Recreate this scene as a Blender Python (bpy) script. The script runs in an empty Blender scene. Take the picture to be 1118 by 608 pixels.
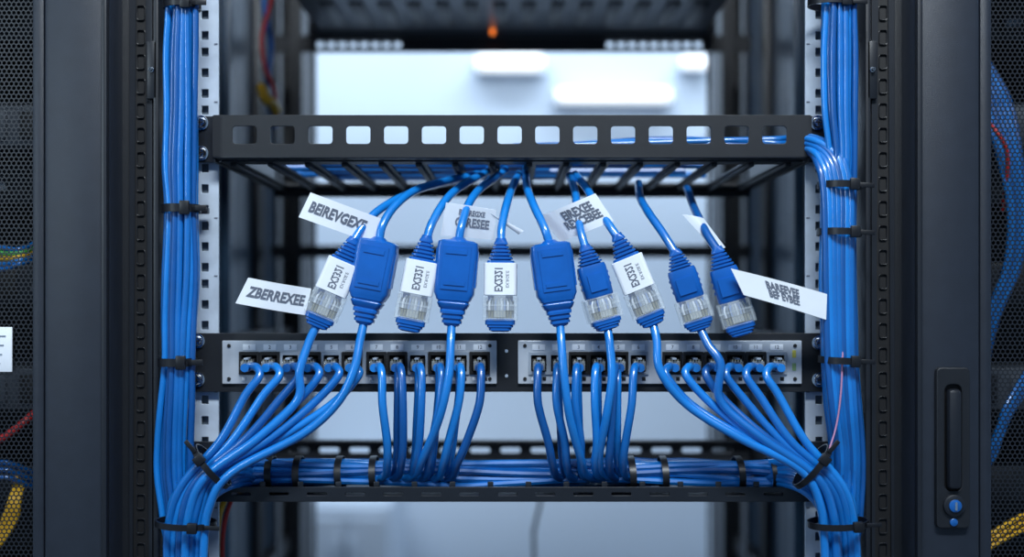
import bpy, bmesh, math, random
from mathutils import Vector, Matrix
random.seed(7)
S=0.0007; D=0.85; HZ=330.0; CZ=(304-HZ)*S
def K(Y=0.0): return S*(1+Y/D)
def P(x,y,Y=0.0):
    k=K(Y); return Vector(((x-559)*k,Y,CZ+(HZ-y)*k))
def M(p): # mirror a pixel triple
    return (1118-p[0],p[1],p[2])
scene=bpy.context.scene
try:
    scene.view_settings.view_transform='Standard'
except Exception: pass
# ---------------------------------------------------------------- materials
MATS={}
def mat(name,col,rough=0.5,metal=0.0,bump=0.0,bscale=400,var=0.06,emit=None,estr=0,alpha=1.0,spec=0.5,coat=0.0):
    m=bpy.data.materials.new(name); m.use_nodes=True
    nt=m.node_tree; b=nt.nodes['Principled BSDF']
    tc=nt.nodes.new('ShaderNodeTexCoord')
    nz=nt.nodes.new('ShaderNodeTexNoise'); nz.inputs['Scale'].default_value=bscale*0.12; nz.inputs['Detail'].default_value=4
    nt.links.new(tc.outputs['Object'],nz.inputs['Vector'])
    cr=nt.nodes.new('ShaderNodeValToRGB')
    cr.color_ramp.elements[0].position=0.3; cr.color_ramp.elements[1].position=0.7
    cr.color_ramp.elements[0].color=tuple(c*(1-var*2) for c in col)+(1,)
    cr.color_ramp.elements[1].color=tuple(min(1,c*(1+var)) for c in col)+(1,)
    nt.links.new(nz.outputs['Fac'],cr.inputs['Fac']); nt.links.new(cr.outputs['Color'],b.inputs['Base Color'])
    b.inputs['Roughness'].default_value=rough; b.inputs['Metallic'].default_value=metal
    b.inputs['Specular IOR Level'].default_value=spec
    b.inputs['Coat Weight'].default_value=coat
    b.inputs['Coat Roughness'].default_value=0.10
    b.inputs['Alpha'].default_value=alpha
    if bump>0:
        n2=nt.nodes.new('ShaderNodeTexNoise'); n2.inputs['Scale'].default_value=bscale*3
        nt.links.new(tc.outputs['Object'],n2.inputs['Vector'])
        bp=nt.nodes.new('ShaderNodeBump'); bp.inputs['Strength'].default_value=bump; bp.inputs['Distance'].default_value=0.0005
        nt.links.new(n2.outputs['Fac'],bp.inputs['Height']); nt.links.new(bp.outputs['Normal'],b.inputs['Normal'])
    if emit:
        b.inputs['Emission Color'].default_value=emit+(1,); b.inputs['Emission Strength'].default_value=estr
    MATS[name]=m; return m
blueA=mat('cable_blue_mid',(0.004,0.145,0.50),0.30,coat=0.7,spec=0.7)
blueB=mat('cable_blue_light',(0.007,0.200,0.64),0.28,coat=0.8,spec=0.7)
blueC=mat('cable_blue_deep',(0.003,0.090,0.34),0.32,coat=0.6,spec=0.7)
blueP=mat('plug_blue_plastic',(0.003,0.105,0.44),0.32,bump=0.15,coat=0.35)
BL=[blueA,blueB,blueC,blueA]
blk=mat('black_powder_coat',(0.008,0.010,0.014),0.45,bump=0.25,bscale=900)
blk2=mat('black_satin_steel',(0.010,0.0125,0.018),0.38,bump=0.1)
slate=mat('slate_door_paint',(0.014,0.019,0.030),0.42,bump=0.3,bscale=700)
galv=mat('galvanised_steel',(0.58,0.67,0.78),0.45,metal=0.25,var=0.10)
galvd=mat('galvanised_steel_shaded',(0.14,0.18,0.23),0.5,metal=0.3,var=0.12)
silver=mat('module_silver',(0.54,0.59,0.66),0.35,metal=0.3)
chrome=mat('screw_chrome',(0.85,0.88,0.92),0.16,metal=1.0)
hole=mat('jack_black',(0.003,0.003,0.004),0.6)
tie=mat('cable_tie_black',(0.006,0.007,0.010),0.4)
white=mat('label_white',(0.80,0.85,0.92),0.55,var=0.02)
ink=mat('label_ink',(0.12,0.14,0.19),0.7)
film=mat('label_film',(0.74,0.80,0.88),0.3,alpha=0.62,var=0.02)
clear=mat('clear_plastic',(0.82,0.90,0.97),0.06,alpha=0.20,spec=1.0,coat=0.6)
core=mat('plug_core_grey',(0.30,0.35,0.42),0.3)
gold=mat('gold_contact',(0.95,0.78,0.50),0.25,metal=1.0)
sidep=mat('side_panel_bluegrey',(0.018,0.042,0.078),0.32,bump=0.1)
wallm=mat('wall_paint',(0.54,0.64,0.76),0.8,bscale=10,var=0.03)
floorm=mat('floor_vinyl',(0.12,0.15,0.19),0.5,bscale=20)
ceilm=mat('ceiling_tile',(0.65,0.68,0.72),0.9,bscale=20)
cabm=mat('cabinet_white',(0.46,0.54,0.64),0.5,var=0.02)
red=mat('cable_red',(0.55,0.03,0.03),0.45)
yel=mat('cable_yellow',(0.80,0.45,0.02),0.45)
orange=mat('led_orange',(1,0.2,0.03),0.5,emit=(1,0.22,0.03),estr=1.6)
green=mat('port_sticker_green',(0.22,0.36,0.16),0.5)
grn=mat('cable_green',(0.10,0.45,0.10),0.45)
olive=mat('port_sticker_yellow',(0.60,0.55,0.10),0.5)
pink=mat('cable_pink',(0.45,0.22,0.36),0.45)
tube_m=mat('fluorescent_tube',(1,1,1),0.5,emit=(0.90,0.95,1.0),estr=1.5)
under=mat('equipment_grey_steel',(0.10,0.115,0.14),0.38,metal=0.5,var=0.15,bscale=60)
# ---------------------------------------------------------------- builder
class B:
    def __init__(s,name): s.name=name; s.v=[]; s.f=[]; s.m=[]; s.mats=[]
    def mi(s,m):
        if m not in s.mats: s.mats.append(m)
        return s.mats.index(m)
    def add(s,vs,fs,m):
        o=len(s.v); i=s.mi(m)
        s.v.extend([Vector(v) for v in vs])
        for f in fs: s.f.append([o+k for k in f]); s.m.append(i)
    def box(s,lo,hi,m,bev=0.0,fn=None):
        bm=bmesh.new(); bmesh.ops.create_cube(bm,size=1)
        lo=Vector(lo); hi=Vector(hi); c=(lo+hi)/2; d=hi-lo
        for v in bm.verts: v.co=Vector((c.x+v.co.x*d.x,c.y+v.co.y*d.y,c.z+v.co.z*d.z))
        if bev>0: bmesh.ops.bevel(bm,geom=bm.edges[:],offset=min(bev,abs(min(d))*0.45),segments=2,affect='EDGES',profile=0.5)
        bm.verts.index_update()
        vs=[(fn(v.co) if fn else v.co.copy()) for v in bm.verts]; fs=[[v.index for v in f.verts] for f in bm.faces]
        bm.free(); s.add(vs,fs,m)
    def pbox(s,x0,x1,y0,y1,Y0,Y1,m,bev=0.0):
        a=P(x0,y1,Y0); b=P(x1,y0,Y0); s.box((a.x,Y0,a.z),(b.x,Y1,b.z),m,bev)
    def loft(s,secs,m,fn,n=4,cap=True):
        vs=[]
        for (t,hw,hd,r) in secs:
            r=min(r,hw*0.999,hd*0.999)
            for (cx,cy,a0) in ((hw-r,hd-r,0),(-hw+r,hd-r,90),(-hw+r,-hd+r,180),(hw-r,-hd+r,270)):
                for k in range(n):
                    a=math.radians(a0+90*k/(n-1)); vs.append(fn(Vector((cx+r*math.cos(a),t,cy+r*math.sin(a)))))
        N=4*n; fs=[]
        for i in range(len(secs)-1):
            for k in range(N):
                k2=(k+1)%N; fs.append([i*N+k,i*N+k2,(i+1)*N+k2,(i+1)*N+k])
        if cap: fs.append(list(range(N))[::-1]); fs.append([(len(secs)-1)*N+k for k in range(N)])
        s.add(vs,fs,m)
    def tube(s,pts,r,m,n=10,seg=7,closed=False):
        pts=[Vector(p) for p in pts]; path=[]
        L=len(pts)
        def g(i):
            if closed: return pts[i%L]
            if i<0: return pts[0]*2-pts[1]
            if i>=L: return pts[-1]*2-pts[-2]
            return pts[i]
        rng=L if closed else L-1
        for i in range(rng):
            p0,p1,p2,p3=g(i-1),g(i),g(i+1),g(i+2)
            for k in range(seg):
                t=k/seg
                path.append(0.5*((2*p1)+(p2-p0)*t+(2*p0-5*p1+4*p2-p3)*t*t+(3*p1-p0-3*p2+p3)*t**3))
        if not closed: path.append(pts[-1])
        vs=[]; fs=[]; T=(path[1]-path[0]).normalized(); U=T.orthogonal().normalized(); Np=len(path)
        for i,p in enumerate(path):
            a=path[max(0,i-1)]; b=path[min(Np-1,i+1)]
            T2=(b-a)
            if T2.length>1e-9: T2.normalize(); U=(U-T2*U.dot(T2)).normalized(); T=T2
            W=T.cross(U)
            for k in range(n):
                an=2*math.pi*k/n; vs.append(p+U*(r*math.cos(an))+W*(r*math.sin(an)))
        R=Np if closed else Np-1
        for i in range(R):
            j=(i+1)%Np
            for k in range(n):
                k2=(k+1)%n; fs.append([i*n+k,i*n+k2,j*n+k2,j*n+k])
        if not closed: fs.append(list(range(n))[::-1]); fs.append([(Np-1)*n+k for k in range(n)])
        s.add(vs,fs,m)
    def band(s,c,axis,side,a,b,w,m,th=0.0012,head=True):
        axis=axis.normalized(); side=(side-axis*side.dot(axis)).normalized(); dep=axis.cross(side).normalized()
        if dep.y>0: dep=-dep
        vs=[];fs=[];N=28
        for k in range(N):
            an=2*math.pi*k/N; ca,sa=math.cos(an),math.sin(an)
            for (t,o) in ((-w/2,0),(w/2,0),(w/2,th),(-w/2,th)):
                vs.append(c+axis*t+side*((a+o)*ca)+dep*((b+o)*sa))
        for k in range(N):
            q=((k+1)%N)*4; p=k*4
            for j in range(4): fs.append([p+j,p+(j+1)%4,q+(j+1)%4,q+j])
        s.add(vs,fs,m)
        if head:
            f=lambda v: c+axis*v.z+side*(v.x+a*0.45)+dep*(v.y+b*0.93)
            s.box((-0.0035,-0.001,-w*0.85),(0.0035,0.003,w*0.85),m,0.0006,f)
            f2=lambda v: c+axis*v.z+side*(v.x+a*0.9)+dep*(v.y+b*0.75)
            s.box((-0.002,-0.001,-w*0.35),(0.009,0.0005,w*0.35),m,0.0003,f2)
    def cyl(s,c,axis,r,h,m,n=20,r2=None):
        axis=axis.normalized(); U=axis.orthogonal().normalized(); W=axis.cross(U); r2=r if r2 is None else r2
        vs=[];fs=[]
        for (t,rr) in ((0,r),(h*0.8,r2),(h,r2*0.85)):
            for k in range(n):
                an=2*math.pi*k/n; vs.append(c+axis*t+U*(rr*math.cos(an))+W*(rr*math.sin(an)))
        for i in range(2):
            for k in range(n):
                k2=(k+1)%n; fs.append([i*n+k,i*n+k2,(i+1)*n+k2,(i+1)*n+k])
        fs.append(list(range(n))[::-1]); fs.append([2*n+k for k in range(n)])
        s.add(vs,fs,m)
    def screw(s,c,r=0.0042):
        s.cyl(c,Vector((0,-1,0)),r*1.35,0.0012,chrome)
        s.cyl(c+Vector((0,-0.0012,0)),Vector((0,-1,0)),r,0.0028,chrome,r2=r*0.85)
        q=c+Vector((0,-0.0041,0))
        s.box(q+Vector((-r*0.55,-0.0003,-r*0.12)),q+Vector((r*0.55,0.0002,r*0.12)),hole)
        s.box(q+Vector((-r*0.12,-0.0003,-r*0.55)),q+Vector((r*0.12,0.0002,r*0.55)),hole)
    def plate(s,outer,holes,th,m,fn,rad=0.002,bev=0.0003):
        cu=bpy.data.curves.new('tmp','CURVE'); cu.dimensions='2D'; cu.fill_mode='BOTH'; cu.extrude=th/2-bev; cu.bevel_depth=bev; cu.bevel_resolution=1
        def ring(x0,y0,x1,y1,r):
            r=min(r,(x1-x0)*0.49,(y1-y0)*0.49); pts=[]
            for (cx,cy,a0) in ((x1-r,y1-r,0),(x0+r,y1-r,90),(x0+r,y0+r,180),(x1-r,y0+r,270)):
                for k in range(4):
                    a=math.radians(a0+30*k); pts.append((cx+r*math.cos(a),cy+r*math.sin(a)))
            sp=cu.splines.new('POLY'); sp.points.add(len(pts)-1)
            for i,p in enumerate(pts): sp.points[i].co=(p[0],p[1],0,1)
            sp.use_cyclic_u=True
        ring(*outer,rad*0.5)
        for h in holes: ring(*h,rad)
        ob=bpy.data.objects.new('tmp',cu); scene.collection.objects.link(ob)
        me=ob.to_mesh()
        vs=[fn(v.co.copy()) for v in me.vertices]; fs=[list(p.vertices) for p in me.polygons]
        s.add(vs,fs,m); ob.to_mesh_clear(); bpy.data.objects.remove(ob); bpy.data.curves.remove(cu)
    def text(s,body,size,m,fn,bold=0.02):
        cu=bpy.data.curves.new('tmp','FONT'); cu.body=body; cu.size=size; cu.align_x='CENTER'; cu.align_y='CENTER'; cu.offset=size*bold; cu.resolution_u=2
        ob=bpy.data.objects.new('tmp',cu); scene.collection.objects.link(ob)
        me=ob.to_mesh()
        vs=[fn(v.co.copy()) for v in me.vertices]; fs=[list(p.vertices) for p in me.polygons]
        s.add(vs,fs,m); ob.to_mesh_clear(); bpy.data.objects.remove(ob); bpy.data.curves.remove(cu)
    def done(s,smooth=True,ang=38):
        lo=Vector([min(v[i] for v in s.v) for i in range(3)]); hi=Vector([max(v[i] for v in s.v) for i in range(3)])
        c=(lo+hi)/2
        me=bpy.data.meshes.new(s.name); me.from_pydata([v-c for v in s.v],[],s.f)
        for m in s.mats: me.materials.append(m)
        me.polygons.foreach_set('material_index',s.m)
        bm=bmesh.new(); bm.from_mesh(me); bmesh.ops.recalc_face_normals(bm,faces=bm.faces); bm.to_mesh(me); bm.free()
        if smooth:
            me.polygons.foreach_set('use_smooth',[True]*len(me.polygons))
            me.set_sharp_from_angle(angle=math.radians(ang))
        me.update()
        ob=bpy.data.objects.new(s.name,me); ob.location=c; scene.collection.objects.link(ob); return ob
FLOOR=-1.2; TOP=0.75
# ---------------------------------------------------------------- room
def wall(name,lo,hi,m):
    b=B(name); b.box(lo,hi,m); return b.done(False)
wall('floor',(-2.6,-3,FLOOR-0.05),(2.6,2.2,FLOOR),floorm)
wall('ceiling',(-2.6,-3,1.5),(2.6,2.2,1.55),ceilm)
wall('wall_back',(-2.6,2.0,FLOOR),(2.6,2.1,1.5),wallm)
wall('wall_left',(-2.6,-3,FLOOR),(-2.5,2.0,1.5),wallm)
wall('wall_right',(2.5,-3,FLOOR),(2.6,2.0,1.5),wallm)
for (x0,x1,y0,y1) in ((517,597,60,78),(605,735,97,112),(742,775,62,75)):
    b=B('fluorescent_light_fixture'); Y=1.93
    a=P(x0,y1,Y); c=P(x1,y0,Y); zc=(a.z+c.z)/2; r=(c.z-a.z)/2
    b.box((a.x+0.004,1.965,zc-r*0.7),(c.x-0.004,2.0,zc+r*0.7),cabm,0.004)
    b.tube([(a.x+r*0.6,Y,zc),((a.x+c.x)/2,Y,zc),(c.x-r*0.6,Y,zc)],r*0.85,tube_m,n=16)
    for xx in (a.x,c.x-r): b.cyl(Vector((xx+r*0.5,1.97,zc)),Vector((0,-1,0)),r*0.7,0.03,cabm)
    b.done()
b=B('storage_cabinet')
a=P(330,560,1.55); c=P(425,560,1.55)
b.box((a.x,1.55,FLOOR),(c.x,1.95,-0.46),cabm,0.006)
mx=(a.x+c.x)/2
for (u0,u1) in ((a.x+0.006,mx-0.003),(mx+0.003,c.x-0.006)):
    b.box((u0,1.535,FLOOR+0.05),(u1,1.55,-0.48),cabm,0.004)
b.box((mx-0.02,1.515,-0.65),(mx-0.01,1.535,-0.52),galv,0.002); b.box((mx+0.01,1.515,-0.65),(mx+0.02,1.535,-0.52),galv,0.002)
b.done()
# ---------------------------------------------------------------- rack enclosure
b=B('server_rack_enclosure')
def X(px,Y=0.0): return (px-559)*K(Y)
for sgn in (-1,1):
    def bx(x0,x1,Y0,Y1,m,bev,z0=FLOOR,z1=TOP):
        xa,xb=sorted((sgn*x0,sgn*x1)); b.box((xa,Y0,z0),(xb,Y1,z1),m,bev)
    bx(0.2705,0.309,-0.005,0.05,blk,0.003)
    bx(0.2665,0.2705,-0.012,0.03,blk2,0.001)
    bx(0.292,0.300,0.05,0.62,sidep,0.001)
    for yy in (0.13,0.27,0.40):
        bx(0.284,0.292,yy,yy+0.022,blk2 if yy!=0.27 else sidep,0.001)
    for zz in (-0.62,-0.33,-0.07,0.45):
        bx(0.276,0.290,0.05,0.60,blk2,0.002,zz,zz+0.02)
    bx(0.262,0.300,0.55,0.62,blk,0.003)
for sgn in (-1,1):
    hs=[]; z=-0.6
    while z<0.6: hs.append((-0.003,z,0.003,z+0.011)); z+=0.0185
    b.plate((-0.0085,-0.62,0.0085,0.62),hs,0.0016,blk2,(lambda v,s=sgn: Vector((s*0.281+v.x,-0.0075-v.z,v.y))),rad=0.0015)
    b.box((sgn*0.281-0.006,-0.0066,-0.62),(sgn*0.281+0.006,-0.0052,0.62),hole)
    for zc in (0.157,-0.30):
        b.box((sgn*0.2715-0.004,-0.012,zc-0.022),(sgn*0.2715+0.004,-0.0085,zc+0.022),blk2,0.001)
        b.screw(Vector((sgn*0.2715,-0.012,zc)),0.0015)
b.box((-0.309,0.0,TOP),(0.309,0.62,TOP+0.03),blk,0.004)
b.box((-0.309,0.0,FLOOR),(0.309,0.62,FLOOR+0.06),blk,0.004)
RY=0.45
def rp(px): return X(px,RY)
for (x0,x1) in ((300,322),(326,345),(772,792),(796,817)):
    xa,xb=rp(x0),rp(x1); w=xb-xa; hs=[]; z=-0.7
    while z<0.7: hs.append((-w*0.25,z,w*0.22,z+0.009)); z+=0.0158
    b.plate((-w/2,-0.72,w/2,0.72),hs,0.002,blk2,(lambda v,c=(xa+xb)/2: Vector((c+v.x,RY-v.z,v.y))),rad=0.001)
    b.box((xa if x0<559 else xb-0.002,RY,-0.72),(xa+0.002 if x0<559 else xb,RY+0.03,0.72),blk2)
b.box((rp(322),RY+0.002,-0.72),(rp(327),RY+0.02,0.72),blk)
b.box((rp(791),RY+0.002,-0.72),(rp(797),RY+0.02,0.72),blk)
def crossbar(y0,y1,Y,x0,x1,slots=()):
    a=P(x0,y1,Y); c=P(x1,y0,Y); zc=(a.z+c.z)/2; h=(c.z-a.z)/2
    hs=[(X(u,Y),-h*0.45,X(v,Y),h*0.35) for (u,v) in slots]
    b.plate((a.x,-h,c.x,h),hs,0.003,blk2,(lambda v: Vector((v.x,Y-v.z,zc+v.y))),rad=0.0015)
    b.box((a.x,Y+0.002,zc+h-0.002),(c.x,Y+0.03,zc+h),blk2)
sl=[(346+i*12,354+i*12) for i in range(8)]+[(662+i*12,670+i*12) for i in range(9)]
crossbar(39,57,RY+0.004,296,820,sl)
crossbar(268,281,RY+0.004,296,820)
b.done()
b=B('rack_mounted_server')
b.box((-0.222,0.02,0.292),(0.222,0.43,0.336),under,0.002)
b.box((-0.242,-0.002,0.292),(0.242,0.0015,0.336),blk,0.001)
b.box((-0.222,0.0015,0.293),(0.222,0.02,0.335),blk,0.001)
for i in range(14): b.box((-0.2+i*0.03,0.30,0.2905),(-0.185+i*0.03,0.40,0.2925),blk2,0.0005)
b.box((-0.235,0.43,0.288),(0.235,0.436,0.33),blk2,0.001)
q=P(538,30,0.425); b.cyl(Vector((q.x,0.415,0.2925)),Vector((0,0,-1)),0.0022,0.006,orange)
b.done()
# ---------------------------------------------------------------- front mounting rails
for sgn in (-1,1):
    b=B('rack_mounting_rail')
    hs=[]; U=0.04445
    base=P(0,396,0).z
    for n in range(-14,14):
        for o in (-0.01588,0,0.01588):
            zc=base+n*U+o
            if -0.68<zc<0.68: hs.append((-0.0030,zc-0.0036,0.0030,zc+0.0036))
    xc=sgn*0.2355
    b.plate((-0.0102,-0.70,0.0102,0.70),hs,0.002,galv,(lambda v,c=xc: Vector((c+v.x,0.004-v.z,v.y))),rad=0.0008)
    xo=sgn*0.2465
    hs2=[(0.012,-0.68+i*0.04445,0.024,-0.68+i*0.04445+0.02) for i in range(30)]
    b.plate((0.0,-0.70,0.035,0.70),hs2,0.002,galv,(lambda v,c=xo: Vector((c+v.z,0.004+v.x,v.y))),rad=0.002)
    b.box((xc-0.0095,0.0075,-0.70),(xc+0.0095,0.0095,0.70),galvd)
    for n in range(-12,12):
        zc=base+n*U+0.022
        b.box((xc-sgn*0.0085-0.0012,0.0025,zc-0.0004),(xc-sgn*0.0085+0.0012,0.003,zc+0.0004),ink)
    b.done()
# ---------------------------------------------------------------- upper cable tray
def fr(Yp,zc=0): return lambda v: Vector((v.x,Yp-v.z,v.y))
def zz(y,Y=0.0): return P(0,y,Y).z
b=B('horizontal_cable_tray')
hs=[(X(258+40.7*k),zz(160),X(258+40.7*k+27),zz(140)) for k in range(15)]
b.plate((X(237),zz(173),X(881),zz(129)),hs,0.002,blk,fr(-0.012),rad=0.0028)
zf=zz(175)
b.box((X(237),-0.013,zf),(X(881),0.004,zf+0.0018),blk2,0.0006)
fl=[(X(260+40.7*k),0.018,X(260+40.7*k+28),0.178) for k in range(15)]
b.plate((X(238),0.0,X(880),0.20),fl,0.002,blk,(lambda v: Vector((v.x,v.y,zf+v.z))),rad=0.003)
for k in range(16):
    xx=X(252.5+40.7*k); b.box((xx-0.0022,0.006,zf-0.004),(xx+0.0022,0.195,zf-0.0005),blk,0.0008)
b.plate((X(238),zf-0.009,X(880),zf+0.004),[],0.002,blk,fr(0.20),rad=0.001)
for sgn in (-1,1):
    xs=sgn*0.2245
    b.box((xs-0.001,-0.012,zf-0.003),(xs+0.001,0.20,zf+0.018),blk2,0.0005)
    b.plate((sgn*0.2245-0.0225 if sgn<0 else 0.2225,zz(177),-0.2225 if sgn<0 else 0.2245+0.0225,zz(128)),[],0.003,blk2,fr(-0.0015),rad=0.003)
for (x,y) in ((221,135),(221,168),(891,135),(891,170)): b.screw(Vector((X(x),-0.0035,zz(y))))
b.done()
b=B('tray_cable_bundle')
for i in range(11):
    Y0=0.035+0.0115*i; zt=zf+0.004+0.001*(i%2)
    x0=-0.19+0.012*(i%4); pts=[]
    x=x0
    while x<0.06-0.01*(i%3)+(0.12 if i%3==0 else 0):
        pts.append((x,Y0+0.004*math.sin(x*25+i),zt)); x+=0.035
    b.tube(pts,0.0029,BL[i%4],n=8,seg=5)
b.done()
# ---------------------------------------------------------------- lower cable tray
b=B('horizontal_cable_tray')
hs=[(X(258+40.7*k),zz(537),X(258+40.7*k+22),zz(533)) for k in range(15)]
b.plate((X(232),zz(543),X(884),zz(528)),hs,0.0025,blk2,fr(-0.016),rad=0.001)
for k in range(16):
    xx=X(251+40.7*k); b.box((xx-0.0022,-0.0165,zz(530)),(xx+0.0022,-0.0150,zz(522)),blk2,0.0006)
zl=zz(542)
fl=[(X(262+40.7*k),0.06,X(262+40.7*k+24),0.182) for k in range(15)]
b.plate((X(238),-0.015,X(880),0.20),fl,0.002,blk2,(lambda v: Vector((v.x,v.y,zl+v.z))),rad=0.003)
zt=zz(481,0.20); hb=[(X(258+40.7*k),zl+0.006,X(258+40.7*k+28),zt-0.006) for k in range(15)]
b.plate((X(238),zl,X(880),zt),hb,0.002,blk2,fr(0.20),rad=0.003)
b.box((X(238),0.19,zt-0.001),(X(880),0.201,zt+0.001),blk2,0.0004)
for sgn in (-1,1):
    xs=sgn*0.2245
    b.box((xs-0.001,-0.016,zl),(xs+0.001,0.20,zt),blk2,0.0005)
    b.plate((-0.247 if sgn<0 else 0.2225,zl-0.001,-0.2225 if sgn<0 else 0.247,zz(482)),[],0.003,blk2,fr(-0.0015),rad=0.003)
b.done()
# ---------------------------------------------------------------- patch panel
G=[[274+22.3*i for i in range(6)],[412+22.4*i for i in range(6)],[588+21.6*i for i in range(6)],[733+22.6*i for i in range(6)]]
b=B('patch_panel')
mod=[(246,541,G[0]+G[1]),(567,872,G[2]+G[3])]
b.plate((X(206),zz(427),X(906),zz(364)),[(X(a-0),zz(415),X(c),zz(374)) for (a,c,_) in mod],0.003,blk,fr(-0.0015),rad=0.0015)
b.box((X(240),0.0,zz(427)),(X(878),0.006,zz(427)+0.002),blk); b.box((X(240),0.0,zz(364)-0.002),(X(878),0.006,zz(364)),blk)
for (a,c,js) in mod:
    hs=[(X(j-9),zz(406),X(j+9),zz(386)) for j in js]
    b.plate((X(a-1),zz(418),X(c+1),zz(372)),hs,0.0022,silver,fr(-0.0042),rad=0.0007)
    b.box((X(a),0.004,zz(416)),(X(c),0.02,zz(373)),hole)
    for j in js:
        b.plate((X(j-10.6),zz(408),X(j+10.6),zz(384)),[(X(j-8.6),zz(405.5),X(j+8.6),zz(387))],0.0016,hole if (int(j)%3) else core,fr(-0.0060),rad=0.0006)
        b.box((X(j-7),-0.0058,zz(382)),(X(j+7),-0.0053,zz(375.5)),white,0.0002)
        b.text(str((js.index(j))+1),0.0038,ink,lambda v,j=j: Vector((X(j)+v.x,-0.00605,zz(378.7)+v.y)),0.01)
        for q in (-6,6): b.box((X(j+q-2),-0.0058,zz(415)),(X(j+q+2),-0.0053,zz(411)),white if q<0 else hole,0.0002)
    for xx in (a+6,c-6):
        for yy in (377,413): b.cyl(Vector((X(xx),-0.0053,zz(yy))),Vector((0,-1,0)),0.0014,0.001,hole,n=12)
b.box((X(863),-0.0058,zz(404)),(X(867),-0.0053,zz(396)),green); b.box((X(863),-0.0058,zz(390)),(X(867),-0.0053,zz(382)),olive)
for (x,y) in ((553,383),(553,410)): b.cyl(Vector((X(x),-0.003,zz(y))),Vector((0,-1,0)),0.0013,0.0008,galv,n=12)
for (x,y) in ((217,372),(217,414),(893,374),(893,414)): b.screw(Vector((X(x),-0.0035,zz(y))))
b.done()
# ---------------------------------------------------------------- cables in jacks
CR=0.0031
def jackplug(b,j,m):
    x=X(j)
    b.box((x-0.0050,-0.011,zz(404)),(x+0.0050,0.003,zz(391)),hole,0.0008)
    b.box((x-0.0046,-0.0150,zz(403.5)),(x+0.0046,-0.010,zz(393)),clear,0.0008)
    for q in range(4): b.box((x-0.0036+q*0.0021,-0.0125,zz(394.5)),(x-0.0027+q*0.0021,-0.0105,zz(391.5)),gold)
    b.box((x-0.0016,-0.017,zz(391.5)),(x+0.0016,-0.004,zz(389.5)),core,0.0003)
    z=zz(400)
    f=lambda v:(Vector((x+v.x,-0.0125-v.y,z+v.z)))
    b.loft([(0,0.0036,0.0034,0.0025),(0.005,0.0034,0.0032,0.003),(0.008,0.0031,0.0031,0.0029)],m,f)
def lerp(a,b,t): return a+(b-a)*t
def lp(A,Bq,t): return tuple(lerp(a,c,t) for a,c in zip(A,Bq))
FL=[(268,432,-0.034),(240,482,-0.040),(199,530,-0.040),(185,575,-0.036),(182,640,-0.032),(184,800,-0.03),(186,1100,-0.03)]
FR=[(370,442,-0.034),(312,478,-0.040),(247,511,-0.040),(224,548,-0.038),(218,610,-0.034),(216,800,-0.03),(214,1100,-0.03)]
def fan(b,start,f,m,mir=False,dy=0.0,r=CR,ddx=0):
    pts=list(start)
    for i,(A,Q) in enumerate(zip(FL,FR)):
        p=lp(A,Q,f); pts.append((p[0]+ddx+random.uniform(-1.2,1.2),p[1]+random.uniform(-1,1),p[2]+dy*(1 if i>0 else 0.3)+random.uniform(-0.001,0.001)))
    b.tube([P(*(M(p) if mir else p)) for p in pts],r,m)
for gi,mir in ((0,False),(3,True)):
    b=B('patch_cable_bundle')
    for i in range(6):
        j=G[gi][i]; f=i/5.0 if not mir else 1-i/5.0; jx=j if not mir else 1118-j
        m=BL[i%4]; jackplug(b,j,m)
        st=[(jx,400,-0.014),(559+(jx-559)*0.978,401,-0.025),(559+(jx-559)*0.965-1,411,-0.031)]
        fan(b,st,f*0.92,m,mir,dy=random.uniform(-0.003,0.001))
    for i in range(9):
        f=(i+0.5)/9
        sy=lerp(508,527,(i*0.37)%1); Yb=0.01+0.012*((i*0.61)%1)
        pts=[(430-8*i,sy,Yb),(360,sy-2+random.uniform(-2,2),Yb),(300,sy-1,Yb),(252,lerp(505,532,f),lerp(-0.016,-0.024,f))]
        pts+= [lp((193,536,-0.028),(226,553,-0.028),f),lp((183,578,-0.027),(222,582,-0.027),f),lp((182,640,-0.026),(218,640,-0.026),f),lp((184,1100,-0.026),(216,1100,-0.026),f)]
        b.tube([P(*(M(p) if mir else p)) for p in pts],CR*0.95,BL[(i+1)%4])
    def tieat(x,y,Y,ax,a,bb):
        p=(x,y,Y)
        c=P(*(M(p) if mir else p)); axv=Vector((ax[0]*(-1 if mir else 1),0,-ax[1]))
        b.band(c,axv,Vector((0,0,1)) if abs(ax[0])>abs(ax[1]) else Vector((1,0,0)),a,bb,0.0045,tie)
    tieat(231,509,-0.037,(-0.75,0.62),0.0185,0.0130)
    tieat(203,571,-0.033,(-0.05,1),0.0210,0.0175)
    b.done()
for gi,(b0,b1) in ((1,(423,498)),(2,(604,680))):
    b=B('patch_cable_bundle')
    d=-1 if gi==1 else 1
    for i in range(6):
        j=G[gi][i]; m=BL[(i+gi)%4]; jackplug(b,j,m)
        bx=lerp(b0,b1,i/5.0); s=559+(j-559)*0.965
        pts=[(j,400,-0.014),(559+(j-559)*0.978,401,-0.025),(s,413,-0.031),(lerp(s,bx,0.10)+random.uniform(-1.5,1.5),442,-0.034),(lerp(s,bx,0.62)+random.uniform(-2,2),482,-0.030),(lerp(s,bx,0.95),506,-0.022),(bx+d*4,520,-0.008),(bx+d*22,524,0.006),(bx+d*62,522+random.uniform(-3,3),0.016)]
        b.tube([P(*p) for p in pts],CR,m)
    for i in range(4):
        bx=lerp(b0+10,b1-6,i/3.0); s=lerp(G[gi][1],G[gi][4],i/3.0)
        pts=[(s,404,-0.018),(s,425,-0.024),(lerp(s,bx,0.5),465,-0.022),(bx,500,-0.014),(bx+d*6,520,0.0),(bx+d*30,523,0.014),(bx+d*80,520,0.022)]
        b.tube([P(*p) for p in pts],CR*0.95,BL[(i+2)%4])
    b.done()
b=B('tray_cable_bundle')
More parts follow.
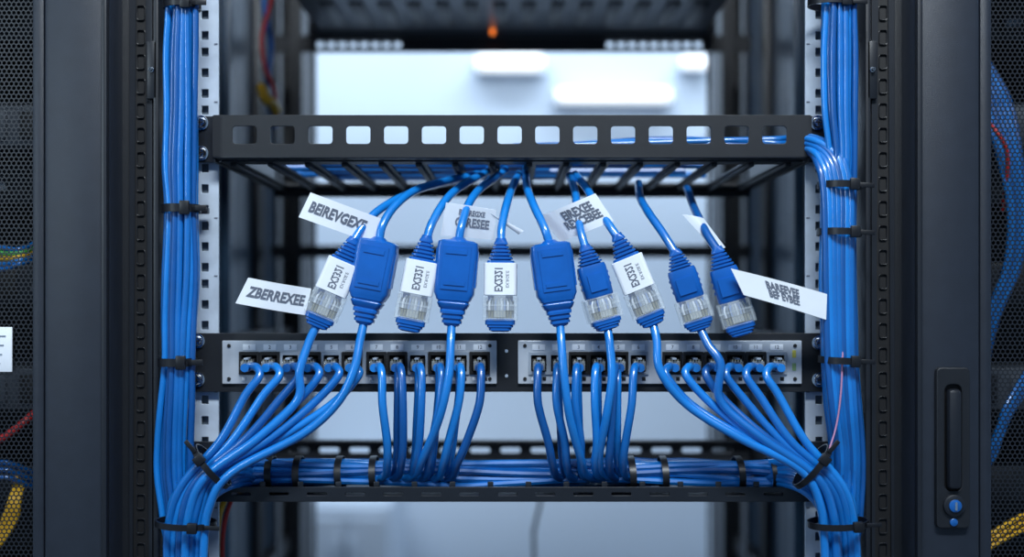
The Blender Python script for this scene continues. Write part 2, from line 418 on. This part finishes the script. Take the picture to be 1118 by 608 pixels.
for i in range(16):
    sy=507+ (i%5)*4.8; Yb=-0.002+0.014*(i//5)+random.uniform(-0.001,0.001)
    pts=[]; x=256
    while x<=866:
        pts.append(P(x,sy+random.uniform(-1.6,1.6)+3*math.sin(x*0.02+i),Yb+random.uniform(-0.001,0.001))); x+=61
    b.tube(pts,CR*0.88,BL[i%4],n=8,seg=5)
for x in (297,327,372,409,689,724,806,842):
    b.band(P(x,517,0.006),Vector((1,0,0.05)),Vector((0,0,1)),0.0125,0.017,0.005,tie,head=False)
b.done()
# ---------------------------------------------------------------- vertical bundles
def vbundle(cent,joins):
    b=B('vertical_cable_bundle')
    slots=[]
    for r in range(-2,3):
        for c in range(-3,4):
            u=c*6.9+(3.45 if r%2 else 0); v=r*6.0
            if (u/19.5)**2+(v/15)**2<=1.0: slots.append((u,v))
    for i,(u,v) in enumerate(slots):
        pts=[]; ph=random.uniform(0,6)
        for (x,y,Y,sc) in cent:
            uu=u*sc+1.3*math.sin(ph+y*0.012); vv=v+1.0*math.cos(ph+y*0.015)
            pts.append(P(x+uu,y,Y+vv*S))
        b.tube(pts,0.00245,BL[(i*5+2)%4],n=10,seg=6)
    for pts,m in joins: b.tube([P(*p) for p in pts],0.0027,m)
    return b
cl=[(201,-300,-0.024,.9),(200,-120,-0.024,.85),(199,0,-0.024,.8),(198,60,-0.024,.9),(198,120,-0.024,.88),(197,180,-0.024,.92),(198,228,-0.024,.82),(197,300,-0.024,.95),(195,350,-0.024,.92),(194,395,-0.024,.85),(192,440,-0.022,.95),(190,480,-0.018,1),(190,520,-0.015,1),(195,570,-0.013,.9),(200,640,-0.012,.9),(200,1000,-0.012,.9)]
b=vbundle(cl,[])
for (x,y,a) in ((199,6,0.0125),(198,228,0.0133),(194,395,0.0133)):
    b.band(P(x,y,-0.024),Vector((0,0,1)),Vector((1,0,0)),a,0.0125,0.006,tie)
b.pbox(207,226,226,233,-0.012,-0.004,tie,0.001)
b.done()
cr=[(918,-300,-0.024,.9),(917,-120,-0.024,.85),(916,0,-0.024,.85),(916,60,-0.024,.95),(917,120,-0.024,.9),(920,170,-0.024,.75),(917,203,-0.024,.92),(916,254,-0.024,.96),(915,310,-0.024,1.02),(916,350,-0.024,1.0),(917,393,-0.024,.95),(920,440,-0.022,.95),(924,480,-0.018,.9),(925,520,-0.015,.9),(922,570,-0.013,.9),(918,640,-0.012,.9),(918,1000,-0.012,.9)]
joins=[]
for i in range(7):
    yy=147+i*2.7; Y0=0.02+0.012*(i%3)
    pts=[(560+i*22,160+i%3,Y0+0.02),(680+i*10,157-(i%3)*2,Y0+0.01),(780,155+random.uniform(-3,3),Y0),(850,152+i*1.5,Y0),(882,yy+2,-0.010-0.003*(i%2)),(lerp(915,893,i/6),lerp(165,180,i/6),-0.030),(lerp(928,899,i/6),205,-0.036),(lerp(929,901,i/6),254,-0.037),(lerp(929,902,i/6),320,-0.037),(lerp(930,904,i/6),393,-0.036),(lerp(933,909,i/6),450,-0.034),(lerp(936,915,i/6),500,-0.026),(lerp(934,912,i/6),560,-0.018)]
    joins.append((pts,BL[i%4]))
b=vbundle(cr,joins)
b.tube([P(*p) for p in [(921,350,-0.030),(920,385,-0.038),(918,430,-0.0405),(913,465,-0.040),(905,492,-0.044)]],0.0007,pink)
for (x,y,a,bb) in ((908,4,0.0165,0.0125),(916,203,0.0145,0.017),(916,254,0.0148,0.018),(917,393,0.0145,0.017)):
    b.band(P(x,y,-0.027 if y>100 else -0.024),Vector((0.04,0,1)),Vector((1,0,0)),a,bb,0.005,tie)
b.done()
# ---------------------------------------------------------------- plug / coupler cables
def frame(A,Bq,twist=0.0):
    A=P(*A); Bq=P(*Bq); ax=(Bq-A); L=ax.length; ax.normalize()
    n=Vector((0,-1,0)); n=(n-ax*n.dot(ax)).normalized(); sd=n.cross(ax).normalized()
    if sd.x<0: sd=-sd
    R=Matrix.Rotation(math.radians(twist),3,ax); n=R@n; sd=R@sd
    return A,ax,sd,n,L
def flag(b,q,Ys,text,m=white,bulge=0.004):
    TL,TR,BR,BLc=[P(p[0],p[1],Y) for p,Y in zip(q,Ys)]
    nrm=(TR-TL).cross(TL-BLc).normalized()
    if nrm.y>0: nrm=-nrm
    def fn(u,v,o=0):
        p=(TL*(1-u)+TR*u)*(1-v)+(BLc*(1-u)+BR*u)*v
        return p+nrm*(bulge*math.sin(math.pi*u)*(1-0.3*v)+o)
    N=12; vs=[];fs=[]
    for o in (0.0,-0.0004):
        for i in range(N+1):
            for j in range(4): vs.append(fn(i/N,j/3,o))
    for k in range(2):
        for i in range(N):
            for j in range(3):
                a=k*(N+1)*4+i*4+j; fs.append([a,a+4,a+5,a+1])
    b.add(vs,fs,m)
    if text:
        w=(TR-TL).length; h=(TL-BLc).length
        for li,(tx,uc,vc,sz) in enumerate(text):
            b.text(tx,sz,ink,lambda v: fn(uc+v.x*0.8/w,vc-v.y*1.15/h,0.0004),0.035)
px=S
def plugcable(A,Bq,up,down,label=None,twist=0,m=blueP,flags=(),cm=blueB,r=0.0032):
    b=B('network_patch_cable')
    O,ax,sd,n,L=frame(A,Bq,twist)
    f=lambda v: O+sd*v.x+ax*(v.y*L)+n*v.z
    def sec(t,w,d,rr=None): return (t,w*px,d*px,(rr if rr else min(w,d)*0.5)*px)
    ss=[sec(-0.03,5.2,5.2,5),sec(0.0,6.0,6,5.5)]
    for k in range(5):
        t=0.02+k*0.04; w=7+k*1.3; ss+= [sec(t,w,w*0.85),sec(t+0.022,w+0.3,w*0.85),sec(t+0.024,w-1.6,w*0.7),sec(t+0.036,w-1.4,w*0.72)]
    ss+=[sec(0.22,14,10),sec(0.26,15,10.5),sec(0.58,15,10.5),sec(0.60,14,9.5)]
    b.loft(ss,m,f)
    if label:
        b.loft([sec(0.245,16,12,4),sec(0.25,17.2,12.6,4),sec(0.595,17.2,12.6,4),sec(0.60,16,12,4)],white,f)
        b.text(label,10.0*px,ink,lambda v: O-ax*(v.x*0.82)+ax*(L*0.425)+sd*(v.y*1.15-2*px)+n*(12.75*px),0.03)
        b.text('EX.RGE.E',4.5*px,ink,lambda v: O-ax*(v.x)+ax*(L*0.425)+sd*(v.y+7.5*px)+n*(12.75*px),0.01)
    else:
        b.box((-9,0,0),(9,1,1),m,0.0,lambda v: O+sd*(v.x*px)+ax*(L*(0.33+v.y*0.2))+n*((10+v.z*2)*px))
        for sx in (-1,1):
            for k in range(3): b.box((-0.5,0,-4),(1.0,0.03,4),m,0.0,lambda v,sx=sx,k=k: O+sd*(sx*(15+v.x)*px)+ax*(L*(0.32+k*0.07+v.y))+n*(v.z*px))
    b.loft([sec(0.60,17.5,11,2.5),sec(0.61,18.5,12,2.5),sec(0.87,18.5,12,2.5),sec(0.88,17.5,11,2)],clear,f)
    b.loft([sec(0.605,13,6,2),sec(0.66,13,6,2)],m,f)
    b.loft([sec(0.66,14.5,4.5,2),sec(0.85,14.5,4.5,2)],core,f)
    for k in range(8):
        u=(-11.2+k*3.2)*px
        b.tube([O+sd*u*0.8+ax*(L*0.63)+n*(6.0*px),O+sd*u+ax*(L*0.68)+n*(6.3*px),O+sd*u+ax*(L*0.765)+n*(5.5*px)],1.15*px,(white,core)[k%2] if k not in (2,5) else m,n=6,seg=2)
        b.box((-1.0,0,0),(1.0,0.075,3.0),gold,0.0,lambda v,u=u: O+sd*(u+v.x*px)+ax*(L*(0.775+v.y))+n*((5.0+v.z)*px))
    b.box((-14.5,0,0),(14.5,0.010,2.2),hole,0.0,lambda v: O+sd*(v.x*px)+ax*(L*(0.765+v.y))+n*((4.8+v.z)*px))
    b.box((-17.5,0,0),(17.5,0.018,1.2),clear,0.0,lambda v: O+sd*(v.x*px)+ax*(L*(0.70+v.y))+n*((12+v.z)*px))
    b.box((-6,0,0),(6,0.24,1.4),clear,0.0,lambda v: O+sd*(v.x*px)+ax*(L*(0.60+v.y))+n*((13.5+v.z-5*v.y)*px))
    for sx in (-1,1):
        b.box((-0.8,0,-8),(0.8,0.245,10),clear,0.0,lambda v,sx=sx: O+sd*((sx*16.0+v.x)*px)+ax*(L*(0.615+v.y))+n*(v.z*px))
    b.loft([sec(0.86,13,8,3),sec(0.875,15.5,10,4),sec(0.92,15.5,10,4),sec(0.93,13.5,9,4),sec(0.95,13.8,9,4),sec(0.955,12,8,4),sec(0.985,11.5,8,4),sec(1.0,8,6.5,5)],m,f)
    if up: b.tube([O+ax*(0.02*L)]+[P(*p) for p in up],r,cm)
    if down: b.tube([O+ax*(0.97*L)]+[P(*p) for p in down],r,cm)
    for fg in flags: flag(b,*fg)
    b.done()
def coupler(A,Bq,up,down,twist=0,m=blueP,flags=(),cm=blueB,r=0.0032):
    b=B('inline_cable_coupler')
    O,ax,sd,n,L=frame(A,Bq,twist)
    f=lambda v: O+sd*v.x+ax*(v.y*L)+n*v.z
    def sec(t,w,d,rr=4): return (t,w*px,d*px,rr*px)
    ss=[sec(-0.03,6,6,5.8),sec(0.0,9,8,6),sec(0.01,17,10),sec(0.03,20.5,12),sec(0.12,21.5,12.5),sec(0.30,20.8,12.5),sec(0.50,20.5,12.5),sec(0.62,20.8,12.5),sec(0.66,19,12),sec(0.70,17.5,11.5),sec(0.71,16,10.5),sec(0.725,16,10.5),sec(0.735,17,11),sec(0.79,14.5,10),sec(0.80,13,9),sec(0.815,13,9)]
    for k in range(3):
        t=0.825+k*0.055; w=13-k*1.3; ss+=[sec(t,w,w*0.8),sec(t+0.03,w-0.3,w*0.8),sec(t+0.033,w-2,w*0.65),sec(t+0.05,w-2.2,w*0.65)]
    ss+=[sec(1.0,6.5,6,5.5)]
    b.loft(ss,m,f)
    b.box((-15,0,0),(15,0.5,2.0),m,0.0,lambda v: O+sd*(v.x*px*(1-0.12*v.y))+ax*(L*(0.08+v.y))+n*((11.6+v.z)*px))
    b.box((-11,0,0),(11,0.05,1.4),m,0.0,lambda v: O+sd*(v.x*px)+ax*(L*(0.12+v.y))+n*((13.2+v.z)*px))
    b.box((-11,0,0),(11,0.05,1.4),m,0.0,lambda v: O+sd*(v.x*px)+ax*(L*(0.48+v.y))+n*((13.2+v.z)*px))
    for sx in (-1,1): b.box((-1,0,-7),(1.4,0.42,7),m,0.0,lambda v,sx=sx: O+sd*(sx*(20.8+v.x)*px)+ax*(L*(0.12+v.y))+n*(v.z*px))
    if up: b.tube([O+ax*(0.02*L)]+[P(*p) for p in up],r,cm)
    if down: b.tube([O+ax*(0.97*L)]+[P(*p) for p in down],r,cm)
    for fg in flags: flag(b,*fg)
    b.done()
YC=-0.030
def fandown(f,mir=False):
    out=[]
    for i,(A,Q) in enumerate(zip(FL,FR)):
        p=lp(A,Q,f); p=(p[0],p[1],p[2]-0.006); out.append(M(p) if mir else p)
    return out
plugcable((386,262,YC),(345,357,YC),[(402,240,-0.02),(425,222,0.0),(462,205,0.03),(500,196,0.06),(530,186,0.09)],[(337,374,-0.034),(327,405,-0.040)]+fandown(0.55),label='EX2321',twist=-8,
  flags=[([(339,210),(420,240),(408,266),(326,237)],(-0.032,-0.022,-0.022,-0.032),[('BEIREVGEXE',0.44,0.50,0.0098)]),
         ([(271,303),(340,315),(333,344),(257,331)],(-0.040,-0.030,-0.030,-0.040),[('ZBERREXEE',0.52,0.50,0.0095)])])
coupler((414,262,YC),(397,354,YC),[(418,245,-0.028),(432,224,-0.015),(455,207,0.01),(490,197,0.04),(530,188,0.07)],[(393,372,-0.035),(386,405,-0.042),(368,440,-0.044),(330,474,-0.046),(254,515,-0.046),(229,552,-0.044),(222,610,-0.04),(218,800,-0.036),(216,1100,-0.036)],twist=5)
plugcable((466,260,YC),(446,362,YC),[(472,243,-0.024),(487,218,-0.005),(505,202,0.02),(527,190,0.05),(540,182,0.07)],None,label='EX2321',twist=-6,
  flags=[([(487,221),(542,229),(539,262),(481,257)],(-0.02,-0.012,-0.012,-0.02),[('E.XEREGXE',0.52,0.24,0.0050),('CERESEE',0.55,0.55,0.0085)],film,0.003),
         ([(530,230),(545,238),(572,252),(566,256)],(-0.014,-0.012,-0.008,-0.008),None,film,0.001)])
coupler((501,262,YC),(493,356,YC),[(504,246,-0.028),(512,222,-0.012),(524,206,0.01),(540,194,0.04),(552,185,0.06)],[(492,375,-0.038),(490,410,-0.044),(480,455,-0.042),(462,500,-0.028),(452,518,-0.012),(430,524,0.004),(380,522,0.01)],twist=2)
plugcable((547,263,YC),(546,362,YC),[(548,246,-0.024),(554,220,-0.005),(560,203,0.02),(566,190,0.05)],None,label='EX2321',twist=2)
coupler((600,265,YC),(612,356,YC),[(594,248,-0.028),(583,225,-0.012),(576,207,0.01),(574,194,0.04),(574,184,0.06)],[(613,375,-0.038),(616,410,-0.044),(622,455,-0.042),(634,500,-0.028),(640,518,-0.012),(660,524,0.004),(700,522,0.01)],twist=-4,
  flags=[([(590,236),(650,211),(670,241),(612,264)],(-0.012,-0.024,-0.024,-0.012),[('EIREXEE',0.58,0.30,0.0085),('REXCEBEE',0.58,0.62,0.0080)])])
plugcable((639,270,YC),(664,360,YC),[(634,252,-0.024),(630,228,-0.008),(628,210,0.015),(622,192,0.05)],[(666,378,-0.036),(668,412,-0.040),(662,455,-0.038),(654,500,-0.024),(660,518,-0.010),(685,524,0.004)],twist=-8)
plugcable((674,258,YC),(714,355,YC),[(664,244,-0.024),(650,222,-0.008),(640,205,0.015),(628,190,0.05)],[(717,372,-0.036),(721,405,-0.042)]+fandown(0.98,True),label='EX2321',twist=6)
plugcable((737,275,YC),(765,360,YC),[(724,255,-0.022),(708,232,-0.005),(699,216,0.02),(697,200,0.05)],[(773,376,-0.036),(787,398,-0.042)]+fandown(0.62,True),twist=8,cm=blueA)
plugcable((783,272,YC),(811,366,YC),[(772,256,-0.020),(764,240,-0.004),(757,225,0.02),(750,205,0.05)],None,twist=10,cm=blueC,
  flags=[([(798,293),(903,321),(902,349),(812,322)],(-0.046,-0.040,-0.040,-0.046),[('BAREEVEE',0.5,0.32,0.0075),('BEF EVBEE',0.5,0.64,0.0072)]),
         ([(745,234),(768,238),(792,270),(782,275)],(-0.012,-0.012,-0.02,-0.02),None,film,0.001)])
# ---------------------------------------------------------------- doors / frames left and right
for sgn in (-1,1):
    b=B('rack_door_frame')
    xa,xb=sorted((sgn*0.296,sgn*0.344)) 
    b.box((xa,-0.034,FLOOR+0.05),(xb,0.03,TOP),slate,0.004)
    xe=sgn*0.3505
    b.box((xe-0.0048,-0.028,FLOOR+0.05),(xe+0.0048,0.02,TOP),slate,0.003)
    xe=sgn*0.2985
    b.box((xe-0.002,-0.037,FLOOR+0.05),(xe+0.002,-0.030,TOP),blk2,0.001)
    for zh in (-0.9,0.55):
        b.cyl(Vector((sgn*0.290,-0.03,zh)),Vector((0,0,1)),0.006,0.06,blk2)
    R=0.0021; r=0.00155; vs=[];fs=[]
    dx=R*math.sqrt(3); dz=R*1.5
    row=0; z=-0.26
    while z<0.26:
        c=0.3535+ (dx/2 if row%2 else 0)
        while c<0.50:
            o=len(vs)
            for rr in (R,r):
                for k in range(6):
                    a=math.radians(60*k+30); vs.append(Vector((sgn*(c+rr*math.cos(a)),-0.012,z+rr*math.sin(a))))
            for k in range(6): fs.append([o+k,o+(k+1)%6,o+6+(k+1)%6,o+6+k])
            c+=dx
        z+=dz; row+=1
    b.add(vs,fs,blk2)
    xa,xb=sorted((sgn*0.352,sgn*0.53))
    b.box((xa,-0.014,0.255),(xb,-0.008,TOP),slate,0.001); b.box((xa,-0.014,FLOOR+0.05),(xb,-0.008,-0.255),slate,0.001)
    xa,xb=sorted((sgn*0.495,sgn*0.54)); b.box((xa,-0.034,FLOOR+0.05),(xb,0.03,TOP),slate,0.004)
    if sgn>0:
        Y=-0.034
        hx0,hx1=X(1021,Y),X(1055,Y)
        def zq(y): return P(0,y,Y).z
        b.plate((hx0,zq(574),hx1,zq(402)),[(hx0+0.0045,zq(536),hx1-0.0045,zq(418))],0.005,blk,lambda v: Vector((v.x,Y-0.0025-v.z,v.y)),rad=0.005,bev=0.0008)
        b.box((hx0+0.004,Y-0.0005,zq(538)),(hx1-0.004,Y+0.0002,zq(416)),hole)
        b.box((hx0+0.0065,Y-0.010,zq(532)),(hx1-0.0065,Y-0.001,zq(424)),blk2,0.003)
        c=Vector(((hx0+hx1)/2,Y-0.005,zq(550)))
        b.cyl(c,Vector((0,-1,0)),0.0078,0.003,blk2,n=28); b.cyl(c+Vector((0,-0.003,0)),Vector((0,-1,0)),0.0045,0.0015,blueC,n=28)
        b.box(c+Vector((-0.0008,-0.0055,-0.003)),c+Vector((0.0008,-0.004,0.003)),chrome)
        b.cyl(c+Vector((0,0,-0.0125)),Vector((0,-1,0)),0.0028,0.0015,blueC,n=20)
    b.done()
b=B('asset_sticker'); b.pbox(-12,13,357,406,-0.0145,-0.013,white,0.0003)
for i,y in enumerate((366,376,386,396)): b.pbox(-8,6-i*2,y,y+1.5,-0.0150,-0.0145,core)
b.done()
for sgn in (-1,1):
    b=B('neighbouring_server_rack')
    xa,xb=sorted((sgn*0.36,sgn*0.80))
    b.box((xa,0.40,FLOOR),(xb,0.45,TOP),hole)
    xs=sorted((sgn*0.325,sgn*0.36)); b.box((xs[0],0.04,FLOOR),(xs[1],0.45,TOP),blk,0.002)
    for i,z in enumerate((-0.42,-0.33,-0.20,-0.11,-0.02,0.07,0.115,0.21,0.30)):
        b.box((xa,0.10+0.02*(i%3),z),(xb,0.40,z+0.036),blk2 if i%3 else under,0.002)
        for k in range(9):
            x=xa+0.02+k*0.045; yy=0.10+0.02*(i%3)
            b.box((x,yy-0.003,z+0.006),(x+0.034,yy,z+0.03),(blk,under,hole)[(k+i)%3],0.001)
            if (k+i)%4==0: b.box((x+0.004,yy-0.005,z+0.012),(x+0.016,yy-0.003,z+0.018),core)
    b.done()
b=B('loose_network_cable')
for i in range(7):
    o=i*5
    b.tube([P(*p) for p in [(1062+o*0.4,60,0.06),(1072+o,110,0.05),(1090+o*0.8,170,0.04),(1102+o*0.6,230,0.04),(1098+o*0.5,290,0.045),(1078+o*0.4,345,0.05),(1064+o*.4,400,0.06)]],0.0022,BL[i%4])
for i in range(4):
    o=i*6
    b.tube([P(*p) for p in [(1068,500+o,0.04),(1085,480+o,0.035),(1100,440+o,0.035),(1125,400+o,0.05)]],0.0022,BL[i%4])
b.tube([P(*p) for p in [(1060,120,0.06),(1085,140,0.03),(1100,170,0.03),(1095,230,0.05)]],0.0016,red)
for i in range(3): b.tube([P(*p) for p in [(1070,590+i*7,0.03),(1095,575+i*7,0.03),(1125,558+i*8,0.04)]],0.0022,yel)
b.done()
b=B('loose_network_cable')
for i,m in enumerate((blueA,grn,yel,blueB,blueA)):
    b.tube([P(*p) for p in [(-30,262+i*6,0.05),(0,270+i*6,0.035),(22,272+i*4,0.03),(45,262+i*5,0.05)]],0.002,m)
b.tube([P(*p) for p in [(-30,490,0.04),(0,480,0.03),(25,462,0.03),(50,440,0.05)]],0.0032,red)
for i in range(4): b.tube([P(*p) for p in [(-10-i*4,620,0.03),(2+i*4,575,0.03),(12+i*3,545,0.03),(20+i*2,520,0.05)]],0.0022,yel)
for i in range(3): b.tube([P(*p) for p in [(-20,515+i*8,0.04),(5,505+i*8,0.03),(45,520+i*8,0.05)]],0.0022,blueC)
b.done()
b=B('loose_power_cable')
b.tube([P(*p) for p in [(300,-60,0.25),(296,0,0.25),(286,40,0.25),(290,75,0.25),(300,100,0.26),(302,130,0.27)]],0.0022,red)
b.tube([P(*p) for p in [(285,95,0.25),(290,108,0.24),(297,112,0.25),(302,122,0.26)]],0.005,yel)
b.tube([P(*p) for p in [(292,-60,0.27),(288,0,0.27),(296,50,0.27),(292,100,0.27),(300,140,0.28)]],0.003,blueC)
b.done()
b=B('loose_power_cable')
b.tube([P(*p) for p in [(262,520,0.06),(246,545,0.04),(238,575,0.035),(237,640,0.035),(237,900,0.035)]],0.0022,yel)
b.tube([P(*p) for p in [(266,520,0.07),(252,548,0.05),(244,580,0.045),(243,640,0.045),(243,900,0.045)]],0.0018,red)
b.done()
b=B('loose_power_cable')
b.tube([P(*p) for p in [(592,520,0.5),(590,548,0.5),(584,575,0.5),(583,610,0.5),(590,900,0.5)]],0.0022,blk2)
b.done()
# ---------------------------------------------------------------- lights
def area(name,loc,target,sx,sy,e,col):
    l=bpy.data.lights.new(name,'AREA'); l.shape='RECTANGLE'; l.size=sx; l.size_y=sy; l.energy=e; l.color=col
    o=bpy.data.objects.new(name,l); o.location=loc; d=Vector(target)-Vector(loc); o.rotation_euler=d.to_track_quat('-Z','Y').to_euler(); scene.collection.objects.link(o)
area('ceiling_panel_light_front',(0.15,-1.1,1.25),(0,0,0),0.9,0.22,40,(0.86,0.94,1.0))
area('rim_fill_light_side',(-1.3,-1.3,0.5),(0,0,-0.1),0.15,0.6,7,(0.72,0.88,1.0))  # added off-frame fill from the left for a bluish rim, no real fixture
area('wall_fill_light_rear',(0,1.2,1.4),(0,1.9,-0.4),2.5,0.5,46,(0.80,0.90,1.0))  # added unseen fill aimed at the back wall to brighten it
w=bpy.data.worlds.new('world'); scene.world=w; w.use_nodes=True
bg=w.node_tree.nodes['Background']; bg.inputs['Color'].default_value=(0.42,0.66,1.0,1); bg.inputs['Strength'].default_value=0.28
# ---------------------------------------------------------------- camera
cam=bpy.data.cameras.new('camera'); co=bpy.data.objects.new('camera',cam); scene.collection.objects.link(co)
co.location=(0,-D,CZ); co.rotation_euler=(math.radians(90),0,0)
cam.sensor_width=36; cam.lens=36*D/(1118*S); cam.shift_y=(HZ-304)/1118.0; cam.clip_start=0.01
cam.dof.use_dof=True; cam.dof.focus_distance=D-0.028; cam.dof.aperture_fstop=2.1
scene.camera=co
